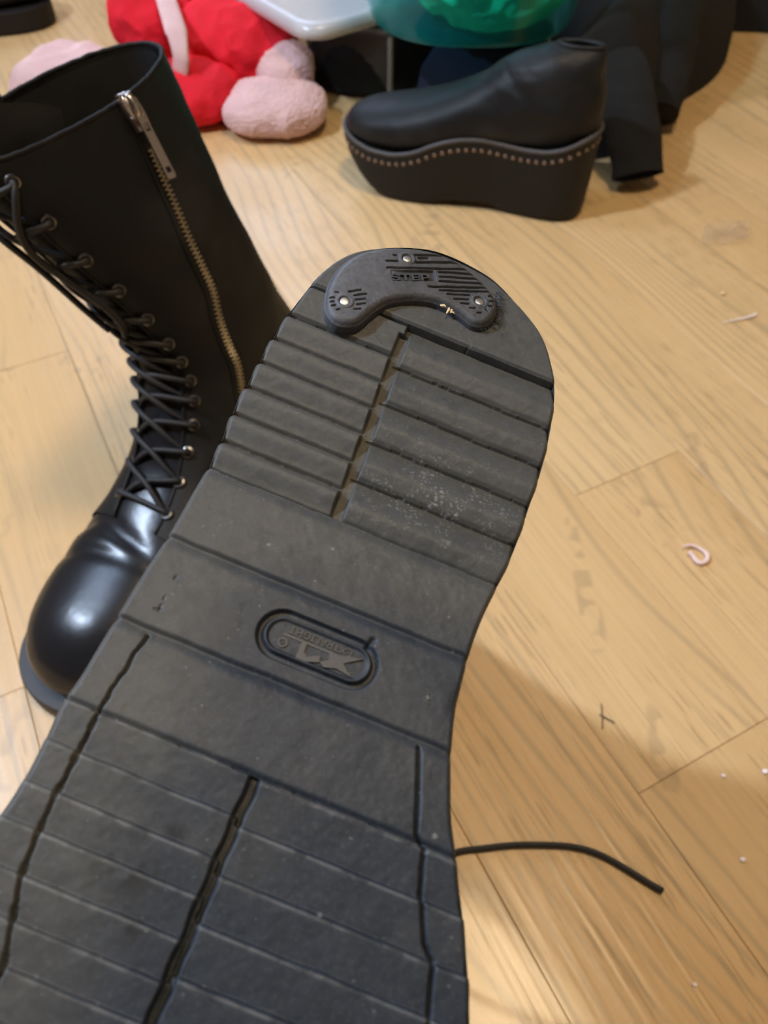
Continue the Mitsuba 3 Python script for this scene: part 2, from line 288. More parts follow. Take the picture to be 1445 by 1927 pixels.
def sole_h(p, d):
    s, t = p[:, 0] + wob(p, .18, .35, 1), p[:, 1] + wob(p, .2, .35, 2)
    h = np.zeros(len(p))
    # heel treads: sharp groove, steep rise to a rounded crest, long fall
    def tread(f, amp):
        pk = .30 if amp < 2 else .62
        rise = sstep(0.0, pk, f) * (1 - (0.86 if amp < 2 else .62) * sstep(pk, 1.0, f))
        return -amp * (1 - rise) - 0.7 * np.exp(-(np.minimum(f, 1 - f) / 0.05) ** 2)
    cg = 6.7 + (s - 29.7) * 0.0575; heel = (s > 25.5) & (s < 83.6); L = t < cg + 1.4
    fl, il = cuts(s, LB); fr, ir = cuts(s, RB)
    th = np.where(L, tread(fl, 1.9), tread(fr, 2.1))
    th = np.where(L & (s < 36.1), -0.5 - 0.5 * (fl) - 0.9 * np.exp(-(np.minimum(fl, 1 - fl) / .05) ** 2), th)
    cgc = cg + 1.35 + 0.0 * s
    gw = np.abs(t - cgc)
    th = np.where(s > 29.0, np.minimum(th, th * sstep(1.0, 1.5, gw) - 2.3 * (1 - sstep(1.0, 1.5, gw))), th)
    h = np.where(heel, th, h)
    h -= .8 * np.exp(-((s - 25.5) / .55) ** 2)
    h = np.where(s < 25.5, h - 0.10 * sstep(25, 18, s) - 0.0045 * np.clip(14 - s, 0, 20) ** 2, h)
    sh = (s >= 83.6) & (s <= 137)
    h = np.where(sh, h - 0.95 * np.exp(-((s - 83.6) / 1.5) ** 2), h)
    for c, w in ((101.6, 1.15), (120.2, 1.15), (137.1, 1.35)):   # soft channels across the shank
        x = (s - c) / w
        h -= 0.85 * np.where(x < 0, np.exp(-(x / .42) ** 2), np.exp(-(x / 1.15) ** 2))
    # margins and forefoot shingles
    dml, dmr = polydist(p + wob(p, .35, .9, 5)[:, None], ML), polydist(p + wob(p, .3, .5, 6)[:, None], MR)
    mlx = np.interp(s, ML[:, 0], ML[:, 1]); mrx = np.interp(s, MR[:, 0], MR[:, 1])
    fore = s > 137.1
    f1, _ = cuts(s, FLB); f2, _ = cuts(s, FRB)
    cgf = 16.75
    def shingle(f, a): return -a * np.clip(f, 0, 1) ** 1.1 * (1 - sstep(.93, 1.0, f)) - .10 * np.exp(-(np.minimum(f, 1 - f) / .03) ** 2)
    hf = np.where(t < cgf, shingle(f1, .95), shingle(f2, 1.25))
    hf = np.where(t < mlx, shingle(f1, .6), hf)
    hf -= 2.0 * (1 - sstep(.65, 1.15, np.abs(t - cgf - .14 * np.sin(s * .82))))
    h = np.where(fore, hf + 0.25 * (t < mlx), h)
    h -= np.where(s > 120, 1.3 * np.exp(-(dml / (.20 + .16 * (s > 136) * (np.sin(s * 1.05) > .5))) ** 2), 0)
    h -= np.where(s > 121, 1.5 * np.exp(-(dmr / .30) ** 2), 0)
    # badge: stadium groove round a sunk field
    q = p - LOGO_C; q[:, 1] = np.maximum(np.abs(q[:, 1]) - 7.1, 0); dl = np.hypot(q[:, 0], q[:, 1]) - LOGO_R
    h -= 1.25 * (1 - sstep(.45, .80, np.abs(dl + .70)))
    h -= .55 * (1 - sstep(-2.25, -1.85, dl))
    dn = polydist(p, [LOGO_C + np.array([-4.3, 8.8]), LOGO_C + np.array([-5.9, 9.3])]); h -= .8 * np.exp(-(dn / .45) ** 2)
    for (x, y), r in ((ST(859, 1325), 1.2),):
        dd = np.hypot((p[:, 0] - x) / 2.2, p[:, 1] - y); h -= .5 * np.exp(-(dd / r) ** 2)
    for x, y, x2, y2 in ((298, 1150, 304, 1138), (290, 1145, 305, 1147), (327, 1091, 333, 1084), (308, 1128, 311, 1122)):
        h -= .3 * np.exp(-(polydist(p, [ST(x, y), ST(x2, y2)]) / .17) ** 2)
    h += wob(p, .9, .10, 8) + wob(p, .25, .22, 9)
    h -= 1.1 * np.clip(1 - d / 1.1, 0, 1) ** 2
    return h
P, H, F_ = relief(SOLE, sole_h, (0.17, 0.30), coarse=lambda g: (g[:, 0] < 196) | ((np.floor(g[:, 0] / .17) % 5 == 0) & (np.floor(g[:, 1] / .30) % 3 == 0)), skirt=-2.6)
def sole_colour(P, H):
    x = np.c_[P, np.zeros(len(P))]; S_, T_ = P[:, 0], P[:, 1]
    n1, n2, n3 = meshkit.fbm(x * .06, 4, 11), meshkit.fbm(x * .35, 4, 12), meshkit.fbm(x * 2.4, 2, 13)
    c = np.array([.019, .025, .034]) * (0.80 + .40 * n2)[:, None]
    # shade of the phone painted in: bluer dark waist, paler dusty heel and margin
    lit_dust = .95 * sstep(108, 84, S_) + .95 * sstep(9, -12, T_ - .12 * (S_ - 120)) + .25 * sstep(.45, .7, n1)
    lit_dust = np.clip(lit_dust * (.55 + .9 * n2), 0, 1)[:, None]
    c = c * (1 - .72 * lit_dust) + np.array([.070, .069, .062]) * .72 * lit_dust
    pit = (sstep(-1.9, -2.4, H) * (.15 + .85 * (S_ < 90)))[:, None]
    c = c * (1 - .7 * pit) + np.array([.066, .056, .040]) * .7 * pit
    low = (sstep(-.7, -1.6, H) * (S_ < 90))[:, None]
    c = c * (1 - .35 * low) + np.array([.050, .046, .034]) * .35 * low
    scuff = sstep(.62, .75, n3) * (np.exp(-(((S_ - 70) / 10) ** 2 + ((T_ - 30) / 13) ** 2)) * sstep(.42, .60, n2) + .07)
    c = c + np.clip(scuff, 0, 1)[:, None] * np.array([.14, .14, .135])
    for cx, cy, r in ((158, 4, 5.5), (155, -1, 3), (165, 8, 3), (150, 8, 2)):
        bl = np.exp(-(((S_ - cx) / (r * .6)) ** 2 + ((T_ - cy) / r) ** 2)) * sstep(.38, .6, n2)
        c *= (1 - .62 * bl)[:, None]
    lip = np.zeros(len(P))
    for B, side in ((FLB, T_ < 16), (FRB, T_ >= 17.5)):        # light on the lips of the forefoot treads, painted in as paler colour
        for e in B[:9]: lip = np.maximum(lip, np.exp(-((S_ - e - .25) / .28) ** 2) * side)
    c = c + (lip * sstep(.35, .65, n2) * .05)[:, None]
    rs = np.random.default_rng(5)
    sp = rs.uniform([-2, -18], [190, 62], (300, 2)); rad = rs.uniform(.05, .12, 300) * (1 + 1.5 * (rs.random(300) > .97))
    dd, ii = cKDTree(sp).query(P); on = dd < rad[ii] * 1.5
    c[on] = c[on] * .6 + .10
    return np.clip(c, 0, 1)
HELD = thing('held_boot', 'black boot held upside down with its ribbed rubber sole filling the foreground', 'boot')
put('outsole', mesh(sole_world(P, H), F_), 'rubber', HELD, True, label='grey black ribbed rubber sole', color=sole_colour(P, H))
# side wall of the wedge
bd = np.array(SOLE.exterior.coords)[:-1]; bd = spline(np.vstack([bd, bd[:1]]), 500)[:-1]
def wedge(s): return np.interp(s, [0, 60, 130, 200, 310], [30, 28, 20, 15, 15])
ctr = np.array([0, 15.0])
def inset(poly, q):
    e = np.array(Polygon(poly).buffer(-q).exterior.coords)[:-1]
    return spline(np.vstack([e, e[:1]]), 500)[:-1]
rings = []
for fr, ins in ((0.0, 0.15), (.08, 0.0), (.45, .2), (.5, .9), (.55, .2), (.9, 0.), (1., .8)):
    o = Polygon(bd).buffer(-ins); e = np.array([o.exterior.interpolate(o.exterior.project(Point(*q))).coords[0] for q in bd])
    rings.append(sole_world(e, -(1.2 + fr * (wedge(e[:, 0]) - 1.2))))
rings.append(np.repeat(sole_world(np.array([[150., 20.]]), np.array([-17.])), len(bd), 0))
put('midsole', loft(rings), 'rubber_plain', HELD, 35)

# lettering of the badge, upside down as the sole is held
def badge_text(txt, hgt, c_s, c_t, depth, bold=False, sx=1.0):
    m = meshkit.text_mesh(txt, hgt, depth, bold); v = np.array(m.vertices); v[:, 0] = (v[:, 0] - (v[:, 0].min() + v[:, 0].max()) / 2) * sx
    # reads along -b, tops towards the toe (+a)
    return m, v, c_s, c_t
def place_text(m, v, base, c_s, c_t, flip=True):
    s, t = (c_s + v[:, 1] * 1, c_t - v[:, 0]) if flip else (c_s - v[:, 1], c_t + v[:, 0])
    w = sole_world(np.c_[s, t], base + v[:, 2])
    f = np.array(m.faces)
    return mesh(w, f)
lc_s, lc_t = LOGO_C
m, v, _, _ = badge_text('EXTRALIGHT', 1.45, 0, 0, .42, sx=1.02)
lets = [place_text(m, v, -.62, lc_s - 2.35, lc_t)]
bar = box((0, 0, 0), (.42, 12.2, .4)); lets.append(mesh(sole_world(np.array(bar.vertices)[:, :2] + [lc_s - .35, lc_t - 1.2], np.array(bar.vertices)[:, 2] - .55), bar.faces))
def flat_poly(pts, dz, base=-.62):
    g = trimesh.creation.extrude_polygon(Polygon(pts).buffer(0), dz, engine='earcut'); v = np.array(g.vertices)
    return mesh(sole_world(np.c_[lc_s + v[:, 0], lc_t + v[:, 1]], base + v[:, 2]), g.faces)
lets.append(flat_poly([(-.3, -3.3), (-.3, -2.3), (1.6, -2.2), (2.3, -1.4), (1.0, .9), (2.3, 1.2), (3.2, -1.2), (3.2, -3.3)], .55))         # L
lets.append(flat_poly([(-.7, 2.0), (-.3, 3.8), (-.8, 5.6), (-1.6, 8.9), (.75, 5.5), (2.7, 7.9), (2.15, 4.7), (2.9, 2.3), (2.2, 1.3), (1.15, 2.8)], .55))   # X
rg = trimesh.creation.annulus(.62, .95, .45); v = np.array(rg.vertices); lets.append(mesh(sole_world(np.c_[lc_s + 1.35 + v[:, 0], lc_t - 6.7 + v[:, 1]], -.5 + v[:, 2]), rg.faces))
m, v, _, _ = badge_text('R', .75, 0, 0, .35); lets.append(place_text(m, v, -.62, lc_s + 1.0, lc_t - 6.7))
m, v, _, _ = badge_text('2', 2.1, 0, 0, .24); q = ST(806, 1314); lets.append(place_text(m, v, -.06, q[0] + 1, q[1], False))
m, v, _, _ = badge_text('7', 1.3, 0, 0, .12); q = ST(806, 1357); lets.append(place_text(m, v, -.05, q[0] + .6, q[1], False))
principled('badge_rubber', (0.034, 0.038, 0.044), 0.5)
put('lettering', cat(lets), 'badge_rubber', f'{HELD}__outsole', label='raised badge lettering moulded into the sole')

# heel plate with three nails
pz = 2.6
pl_px = [(315, 300), (330, 220), (370, 150), (430, 97), (500, 66), (600, 52), (680, 50), (760, 58), (830, 76), (900, 104), (960, 143), (1020, 193), (1065, 240), (1096, 290), (1102, 340), (1085, 380), (1040, 408), (990, 403), (950, 375), (890, 335), (830, 305), (760, 290), (690, 290), (620, 300), (560, 330), (510, 370), (470, 400), (420, 408), (370, 398), (335, 368), (318, 335)]
pl = STs([(480 + x / 2.408, 440 + y / 2.408) for x, y in pl_px], pz / 1000)
PLATE = Polygon(spline(np.vstack([pl, pl[:1]]), 300)).buffer(0)
nails = [(ST(480 + x / 2.408, 440 + y / 2.408, pz / 1000), r) for x, y, r in ((690, 112, 1.18), (407, 305, 1.22), (1018, 305, 1.25))]
Z = lambda x, y: ST(590 + x / 3.905, 450 + y / 3.905, pz / 1000)
ribs = [((745, 117), (985, 118), .42), ((755, 170), (1090, 172), .42), ((545, 208), (1140, 222), .36), ((925, 240), (1180, 258), .36), ((930, 275), (1215, 292), .36), ((930, 308), (1245, 326), .36), ((850, 348), (1268, 357), .36), ((930, 376), (1290, 386), .33), ((985, 404), (1150, 412), .30), ((1035, 438), (1140, 444), .30), ((1085, 470), (1145, 474), .28), ((1150, 503), (1190, 506), .25),
        ((260, 385), (350, 372), .28), ((300, 412), (390, 400), .26), ((310, 445), (385, 436), .26), ((320, 478), (385, 472), .24), ((300, 512), (350, 510), .22), ((125, 425), (155, 427), .28), ((128, 455), (150, 456), .28), ((138, 485), (162, 482), .28), ((170, 518), (195, 512), .25), ((160, 388), (185, 392), .22),
        ((1290, 420), (1315, 416), .30), ((1295, 455), (1325, 455), .30), ((1290, 490), (1315, 494), .30), ((1265, 515), (1280, 530), .28), ((1205, 540), (1235, 540), .25), ((540, 158), (620, 160), .36), ((590, 115), (612, 118), .3), ((780, 140), (840, 140), .55)]
ribs = [(Z(*a), Z(*b), w) for a, b, w in ribs]
txt0, txt1 = Z(560, 225), Z(925, 320)
def plate_h(p, d):
    h = np.full(len(p), pz)
    h -= 1.5 * np.clip(1 - d / 1.9, 0, 1) ** 1.7
    for a, b, w in ribs: h -= .62 * (1 - sstep(w * .55, w * 1.0, polydist(p, [a, b])))
    c = np.array([(Z(735, 265) + 0)]).ravel()
    tx = unit(Z(858, 303) - Z(566, 300)); ty = np.array([-tx[1], tx[0]]); r0 = p - Z(735, 266)
    q = np.abs(np.c_[r0 @ ty, r0 @ tx]) - np.array([1.55, 5.5]); dd = np.hypot(np.maximum(q[:, 0], 0), np.maximum(q[:, 1], 0))
    fade = .5 + .5 * sstep(Z(570, 265)[1], Z(680, 265)[1], p[:, 1])
    h -= .70 * (1 - sstep(0, .35, dd)) * fade
    for c, r in nails:
        rr = np.hypot(*(p - c).T); h += .22 * (1 - sstep(r + .75, r + 1.1, rr)) * (rr > r) - .45 * (1 - sstep(r, r + .35, rr))
    return h + wob(p, 1.6, .10, 21) + wob(p, .4, .25, 22)
P2, H2, F2 = relief(PLATE, plate_h, 0.16, skirt=-1.0)
x3 = np.c_[P2, np.zeros(len(P2))]; nn = meshkit.fbm(x3 * .25, 4, 31); n4 = meshkit.fbm(np.c_[P2 @ np.array([[.8, -.6], [.6, .8]]) * [6.0, .7], np.zeros(len(P2))], 3, 32)
wear = sstep(6, -12, P2[:, 1]) * .75 + .25 * sstep(.45, .7, nn)
c2 = np.array([.046, .047, .050]) * (.7 + .6 * n4)[:, None] * (1 - wear[:, None]) + np.array([.088, .092, .105]) * (.7 + .6 * n4)[:, None] * wear[:, None]
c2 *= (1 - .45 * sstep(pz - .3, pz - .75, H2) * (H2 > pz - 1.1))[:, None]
PLK = put('heel_plate', mesh(sole_world(P2, H2), F2), 'rubber', HELD, True, label='worn crescent heel plate reading STEP with three nails', color=np.clip(c2, 0, 1))
for (c, r), tilt in zip(nails, (.05, -.1, .1)):
    a = np.linspace(0, 2 * np.pi, 28, endpoint=False)
    prof = [(r * 1.0, -.9), (r * 1.0, -.22), (r * .9, -.06), (r * .6, .02), (r * .2, .05)]
    put('nail', loft([sole_world(np.c_[c[0] + q * np.cos(a), c[1] + q * np.sin(a)], np.full(28, pz + z) + tilt * q * np.cos(a)) for q, z in prof], True, True), 'steel', PLK, 40)
m = meshkit.text_mesh('STEP', 2.05, .45, True); v = np.array(m.vertices); v[:, 0] *= 1.12
o = Z(566, 300); e = Z(858, 303) - o; ang = math.atan2(e[1], e[0]); ex = unit(e); ey = -np.array([ex[1], -ex[0]])
sc = np.linalg.norm(e) / v[:, 0].max(); v[:, 0] *= sc
up_ = Z(700, 240) - Z(700, 300); up_ = unit(up_ - ex * (up_ @ ex))
put('lettering', mesh(sole_world(o + v[:, :1] * ex + v[:, 1:2] * up_, pz - .43 + v[:, 2]), np.array(m.faces)), 'badge_rubber', PLK, label='raised STEP lettering')
q = Z(908, 318); rg = trimesh.creation.annulus(.38, .66, .5); v = np.array(rg.vertices)
put('trade_mark', mesh(sole_world(v[:, :2] + q, pz - .5 + v[:, 2]), rg.faces), 'badge_rubber', PLK)
# torn rubber fringe along the right foot of the plate
fr = []
for i in range(90):
    t_ = RNG.random(); b0 = np.array([1096 - 40 * max(0, t_ - .6), 265 + 150 * t_]) if t_ < .85 else np.array([1000 + 90 * RNG.random(), 410])
    b0 = STs([(480 + b0[0] / 2.408, 440 + b0[1] / 2.408)], .001)[0]
    dr_ = RNG.normal(0, .7, 2) + np.array([.25, .7]); path = spline([b0, b0 + dr_ * .8 + RNG.normal(0, .3, 2), b0 + dr_ * 1.5 + RNG.normal(0, .5, 2)], 6)
    fr.append(tube(sole_world(path, np.array([.3, .6, .8, .7, .5, .2]) + .4 * RNG.random()), np.linspace(.00008, .00003, 6), 4))
put('frayed_edge', cat(fr), 'rubber_plain', PLK, kind='stuff')

# ------------------------------------------------------------------ a tall laced boot: sections from the toe over the instep and up the shaft
SEC = np.array([  # front x, z | back x, z | half width | squareness
    (.3145, .032, .313, .024, .006, 2.0), (.309, .044, .308, .019, .021, 2.1), (.297, .055, .296, .017, .033, 2.2), (.278, .063, .277, .016, .0415, 2.3),
    (.253, .068, .252, .016, .0460, 2.4), (.224, .073, .222, .016, .0475, 2.4), (.196, .082, .186, .016, .0460, 2.3), (.172, .094, .148, .016, .0420, 2.3),
    (.153, .110, .095, .016, .038, 2.4), (.139, .127, .042, .016, .0365, 2.4), (.131, .142, .009, .019, .0365, 2.3), (.128, .157, .001, .048, .0365, 2.2),
    (.129, .174, .001, .090, .0365, 2.1), (.134, .200, .006, .140, .037, 2.0), (.143, .228, .006, .190, .037, 2.0), (.152, .258, .002, .240, .034, 2.0), (.158, .285, -.004, .285, .029, 2.0)])
NS = len(SEC)
class Boot:
    """frame: local (x to the toe, y to the side, z up) -> world"""
    def __init__(self, world, sec=SEC, wr=.0018, seed=0, zmin=.0155, crease=0.0):
        self.crease = crease
        self.world, self.sp, self.wr, self.seed, self.zmin = world, [PchipInterpolator(np.arange(NS), sec[:, i]) for i in range(6)], wr, seed, zmin
    def local(self, tau, th, off=0.0):
        tau, th, off = np.broadcast_arrays(np.asarray(tau, float), np.asarray(th, float), np.asarray(off, float))
        fx, fz, bx, bz, w, e = [q(tau) for q in self.sp]
        c, s = np.cos(th), np.sin(th)
        c2, s2 = np.sign(c) * np.abs(c) ** (2 / e), np.sign(s) * np.abs(s) ** (2 / e)
        hx, hz = (fx - bx) / 2, (fz - bz) / 2; hl = np.hypot(hx, hz) + 1e-9
        x, z, y = (fx + bx) / 2 + hx * c2, (fz + bz) / 2 + hz * c2, w * s2
        # outward direction within the section plane
        gx, gy = c / hl, s / np.maximum(w, 1e-6); g = np.hypot(gx, gy) + 1e-9; gx, gy = gx / g, gy / g
        P = np.stack([x, y, z], -1)
        wv = self.wr * sstep(6, 9, tau) * (meshkit.fbm(P * [26, 26, 34] + self.seed, 3, 4) - .5) * 2
        top = np.clip(c, 0, 1) ** .5
        cr = (-.0020 * np.exp(-((tau - 5.15 + .25 * np.sin(th * 3)) / .20) ** 2) - .0014 * np.exp(-((tau - 4.55 - .2 * np.sin(th * 2 + 1)) / .16) ** 2) + .0012 * np.exp(-((tau - 4.85) / .2) ** 2)) * top * self.crease
        o = off + wv + cr
        P = P + np.stack([gx * hx / hl, gy, gx * hz / hl], -1) * o[..., None]
        P[..., 2] = np.maximum(P[..., 2], self.zmin)
        return P
    def at(self, tau, th, off=0.0):
        L = self.local(tau, th, off); return self.world(L.reshape(-1, 3)).reshape(L.shape)
    def skin(self, t0, t1, th0, th1, n, m, off=0.0, closed=False):
        tt = np.linspace(t0, t1, n); th = np.linspace(th0, th1, m, endpoint=not closed)
        return self.at(tt[:, None], th[None], off)
def shoe_outline(L=.312, k=1.0):
    u = np.array([(0, 0), (.004, .018), (.014, .030), (.034, .0375), (.07, .0365), (.11, .0355), (.15, .0415), (.19, .050), (.225, .0545), (.258, .0535), (.285, .0455), (.303, .030), (.311, .013), (.3125, 0)])
    o = np.vstack([u, (u * [1, -1])[::-1][1:]]); o[:, 1] += .004 * np.sin(o[:, 0] / .31 * np.pi * 1.3); o[:, 0] *= L / .3125
    return spline(o, 240)[:-1] * [1, k]
def slab(world, outline, levels):
    """levels: (z, inset) stack, closed above and below"""
    R = []
    pg = Polygon(outline)
    for z, ins in levels:
        ins_p = pg.buffer(-ins); e = np.array([ins_p.exterior.interpolate(ins_p.exterior.project(Point(*q))).coords[0] for q in outline])
        R.append(world(np.c_[e, np.full(len(e), z)]))
    return loft(R, True, True)
GAP = lambda tau: np.interp(tau, [5.0, 6, 7, 9, 12, 14, 16], [.26, .32, .36, .38, .37, .36, .42])     # half opening of the facings (angle)

# the rest of the held boot, hanging below its sole
_z = SEC.copy(); st = sstep(.10, .30, _z[:, [1, 3]]); _z[:, [1, 3]] *= 1 + .27 * st
def held_world(L):
    w = S0 + SA * (L[:, :1] - .002) + SB * (L[:, 1:2] * .92 + .015 + .000 + .03 * np.clip(L[:, :1] - .1, 0, .2)) - SN * (L[:, 2:] - .0165 + wedge(L[:, :1] * 1000) / 1000)
    w = w - SA * .070 * sstep(.08, .36, L[:, 2:])
    w[:, 2] = np.maximum(w[:, 2], .0015); return w
HB = Boot(held_world, _z, seed=3)
put('vamp', loft(HB.skin(0, 8.3, 0, 2 * np.pi, 60, 72, closed=True)), 'leather_polished', HELD, 60)
def shaft_shell(B, t0, off):
    tt = np.linspace(t0, NS - 1, 70); g = GAP(tt)
    out = np.stack([B.at(t, np.linspace(gg, 2 * np.pi - gg, 110), off) for t, gg in zip(tt, g)])
    inn = np.stack([B.at(t, np.linspace(gg, 2 * np.pi - gg, 110), off - .0026) for t, gg in zip(tt, g)])
    return cat([loft(out, False), loft(inn[:, ::-1], False), loft(np.stack([out[-1], out[-1] * .5 + inn[-1] * .5, inn[-1]]), False),
                loft(np.stack([out[:, 0], inn[:, 0]]), False), loft(np.stack([inn[:, -1], out[:, -1]]), False)])
put('shaft', shaft_shell(HB, 7.3, .0015), 'leather', HELD, 50)
put('tongue', loft(np.stack([HB.at(t, np.linspace(-g - .3, g + .3, 24), -.003) for t, g in ((t, GAP(t)) for t in np.linspace(7.5, NS - 1, 40))]), False), 'leather_dull', HELD, 50)
for i in range(8):
    for sgn in (1, -1):
        t = 8.0 + i * .98; th = sgn * (GAP(t) + .13)
        o, n0 = HB.at(t, th, .0018), unit(HB.at(t, th, .006) - HB.at(t, th, .001))
        e1 = unit(np.cross(n0, [.3, .4, .8])); e2 = np.cross(n0, e1)
        put('eyelet', frame_T(o, e1, e2, n0, trimesh.creation.torus(.0034, .0011, 20, 8)), 'gunmetal', HELD, True)
e0 = HB.at(9.0, GAP(9.0) + .13, .004)
for i in range(7):
    t0_, t1_ = 8 + i * .98, 8 + (i + 1) * .98
    for sgn in (1, -1):
        put('lace', tube(spline([HB.at(t0_, sgn * (GAP(t0_) + .13), .003), HB.at((t0_ + t1_) / 2, 0, .006), HB.at(t1_, -sgn * (GAP(t1_) + .13), .003)], 16), .0019, 8), 'lace', HELD, True)
fl = [at_z(x, y, .0028) for x, y in ((850, 1607), (905, 1597), (960, 1591), (1020, 1590), (1072, 1593), (1118, 1604), (1166, 1628), (1208, 1654), (1247, 1677))]
lp = spline([HB.at(9.0, GAP(9.0) + .13, .004), HB.at(9.2, GAP(9.2) + .3, .02), np.array([.0, .06, .09]), np.array([.012, .085, .02])] + fl, 120); lp[:, 2] = np.maximum(lp[:, 2], .0028)
put('lace', tube(lp, .0021, 10, .8), 'lace', HELD, True, label='loose black lace trailing over the floor')

# ------------------------------------------------------------------ the other boot, standing at the left
HD = unit([-.455, -.89, 0]); LATV = np.array([-HD[1], HD[0], 0]); HO = np.array([-.066, .490, 0])
LEAN_X, LEAN_Y = 0.08, -.36
def stand_world(L):
    q = np.clip(L[:, 2:] - .07, 0, 1)
    return HO + HD * (L[:, :1] + LEAN_X * q) + LATV * (L[:, 1:2] + LEAN_Y * q) + np.array([0, 0, 1.0]) * L[:, 2:]
SBT = Boot(stand_world, SEC, seed=0, crease=1.0)
STAND = thing('standing_boot', 'tall black lace-up leather boot with a side zip standing on the floor', 'boot')
ol = shoe_outline(.3245, 1.06) - [.002, 0]
put('outsole', slab(stand_world, ol, [(.0005, .0015), (.002, 0), (.0105, 0), (.0115, .0005)]), 'sole_brown', STAND, 35, label='brownish black outsole')
put('welt', slab(stand_world, ol, [(.0115, .0012), (.0125, .0002), (.0155, .0002), (.017, .0012), (.0172, .004)]), 'rubber_plain', STAND, 35)
put('vamp', loft(SBT.skin(0, 8.4, 0, 2 * np.pi, 90, 96, closed=True)), 'leather_polished', STAND, 60, label='polished black toe of the boot')
SHAFT = shaft_shell(SBT, 5.5, .0016)
put('shaft', SHAFT, 'leather', STAND, 50)
put('lining', loft(np.stack([SBT.at(t, np.linspace(0, 2 * np.pi, 96, endpoint=False), -.0034) for t in np.linspace(NS - 1.03, 9, 50)])), 'lining', STAND, 50, label='dark inside of the shaft')
tg = []
for t in np.linspace(5.5, NS - 1, 70):
    g = GAP(t) + .35 + .50 * sstep(14, 16, t); tg.append(SBT.at(t, np.linspace(-g, g, 30), -.0022 - .004 * sstep(14, 16, t) + .002 * np.cos(np.linspace(-1.5, 1.5, 30))))
top = tg[-1]; upv = unit(SBT.at(NS - 1, 0) - SBT.at(NS - 2, 0))
for i in range(1, 9):
    u = np.linspace(-1, 1, 30); tg.append(top + upv * .030 * (i / 8) ** .8 * np.sqrt(np.clip(1 - .93 * u ** 2, 0, 1))[:, None] - HD * .004 * (i / 8))
tg = np.array(tg); put('tongue', cat([loft(tg, False), loft(tg[::-1] - HD * .0022, False)]), 'leather_dull', STAND, 60, label='leather tongue standing above the rim')
# facings: eyelets and laces
NE = 13
def EY(i, sgn, off): t = et(i); return SBT.at(t, sgn * (GAP(t) + .17 - .13 * sstep(9, 6.5, t)), off)
def et(i): return 6.05 + (NS - 1.35 - 6.05) * (i / (NE - 1)) ** .97
ring_m = trimesh.creation.revolve([(.0016, -.0006), (.0019, .0006), (.0028, .0012), (.0040, .0008), (.0043, -.0004)], sections=24)
for i in range(NE):
    for sgn in (1, -1):
        o, n0 = EY(i, sgn, .0020), unit(EY(i, sgn, .006) - EY(i, sgn, .001)); e1 = unit(np.cross(n0, [.3, .4, .8]))
        put('eyelet', frame_T(o, e1, np.cross(n0, e1), n0, ring_m), 'gunmetal', STAND, 35)
        put('eyelet_hole', frame_T(o + n0 * .0001, e1, np.cross(n0, e1), n0, trimesh.creation.cylinder(.0019, .0008, sections=16)), 'lining', STAND, 35)
put('lace', tube(spline([EY(0, 1, .001), EY(0, 1, .0038), SBT.at(et(0), .25, .0042), SBT.at(et(0), 0, .0040), SBT.at(et(0), -.25, .0042), EY(0, -1, .0038), EY(0, -1, .001)], 30), .0019, 9), 'lace', STAND, True)
for i in range(NE - 1):
    for sgn in (1, -1):
        tm = (et(i) + et(i + 1)) / 2; j = RNG.normal(0, .06)
        pth = spline([EY(i, sgn, -.001), SBT.at(et(i) + .1, sgn * (GAP(et(i)) * .75), .0018), SBT.at(tm, sgn * .03, .0046 + .0018 * (sgn > 0)), SBT.at(et(i + 1) - .12, -sgn * (GAP(et(i + 1)) * .8), .0052), EY(i + 1, -sgn, .0042), EY(i + 1, -sgn, .0005)], 34)
        put('lace', tube(pth, .0019, 9), 'lace', STAND, True)
for sgn, hang in ((1, .05), (-1, .045)):
    a0 = EY(NE - 1, sgn, .004); dn = unit(SBT.at(NS - 4, 0) - SBT.at(NS - 2, 0))
    pth = spline([EY(NE - 1, sgn, -.001), a0, SBT.at(et(NE - 2), sgn * .28, .008), SBT.at(et(NE - 3) - .1, sgn * .12, .010), SBT.at(et(NE - 5), sgn * .25, .011), SBT.at(et(NE - 6), sgn * .1, .009)], 60)
    put('lace', tube(pth, .0021, 9), 'lace', STAND, True)
# side zip, laid on the shaft where the picture shows it
zpx = [(231, 188), (240, 205), (262, 243), (300, 328), (330, 395), (355, 455), (378, 503), (398, 548), (410, 598), (428, 648), (445, 688), (452, 725), (456, 760)]
Rr = np.array([unit(ray(*q)) for q in zpx])
loc, ri, ti = SHAFT.ray.intersects_location(np.repeat(CAM[None], len(zpx), 0), Rr, multiple_hits=False)
order = np.argsort(ri); zp = loc[order]; zn = np.array(SHAFT.face_normals)[ti[order]]; zn *= -np.sign((zn * Rr[ri[order]]).sum(1))[:, None]
zl = np.r_[0, np.cumsum(np.linalg.norm(np.diff(zp, axis=0), axis=1))]
Zc, Zn_ = PchipInterpolator(zl, zp), PchipInterpolator(zl, zn)
u = np.linspace(.004, zl[-1], 90); C = Zc(u); Nn = unit(Zn_(u)); Tt = unit(np.gradient(C, axis=0)); Nn = unit(Nn - Tt * (Nn * Tt).sum(1)[:, None]); Bb = np.cross(Tt, Nn)
put('zip_tape', loft(np.stack([C + Bb * x + Nn * z for x, z in ((-.0062, -.0006), (-.0058, .0009), (-.0024, .0010), (-.0020, .0003), (.0020, .0003), (.0024, .0010), (.0058, .0009), (.0062, -.0006))]), False), 'leather_dull', STAND, 50)
teeth = []
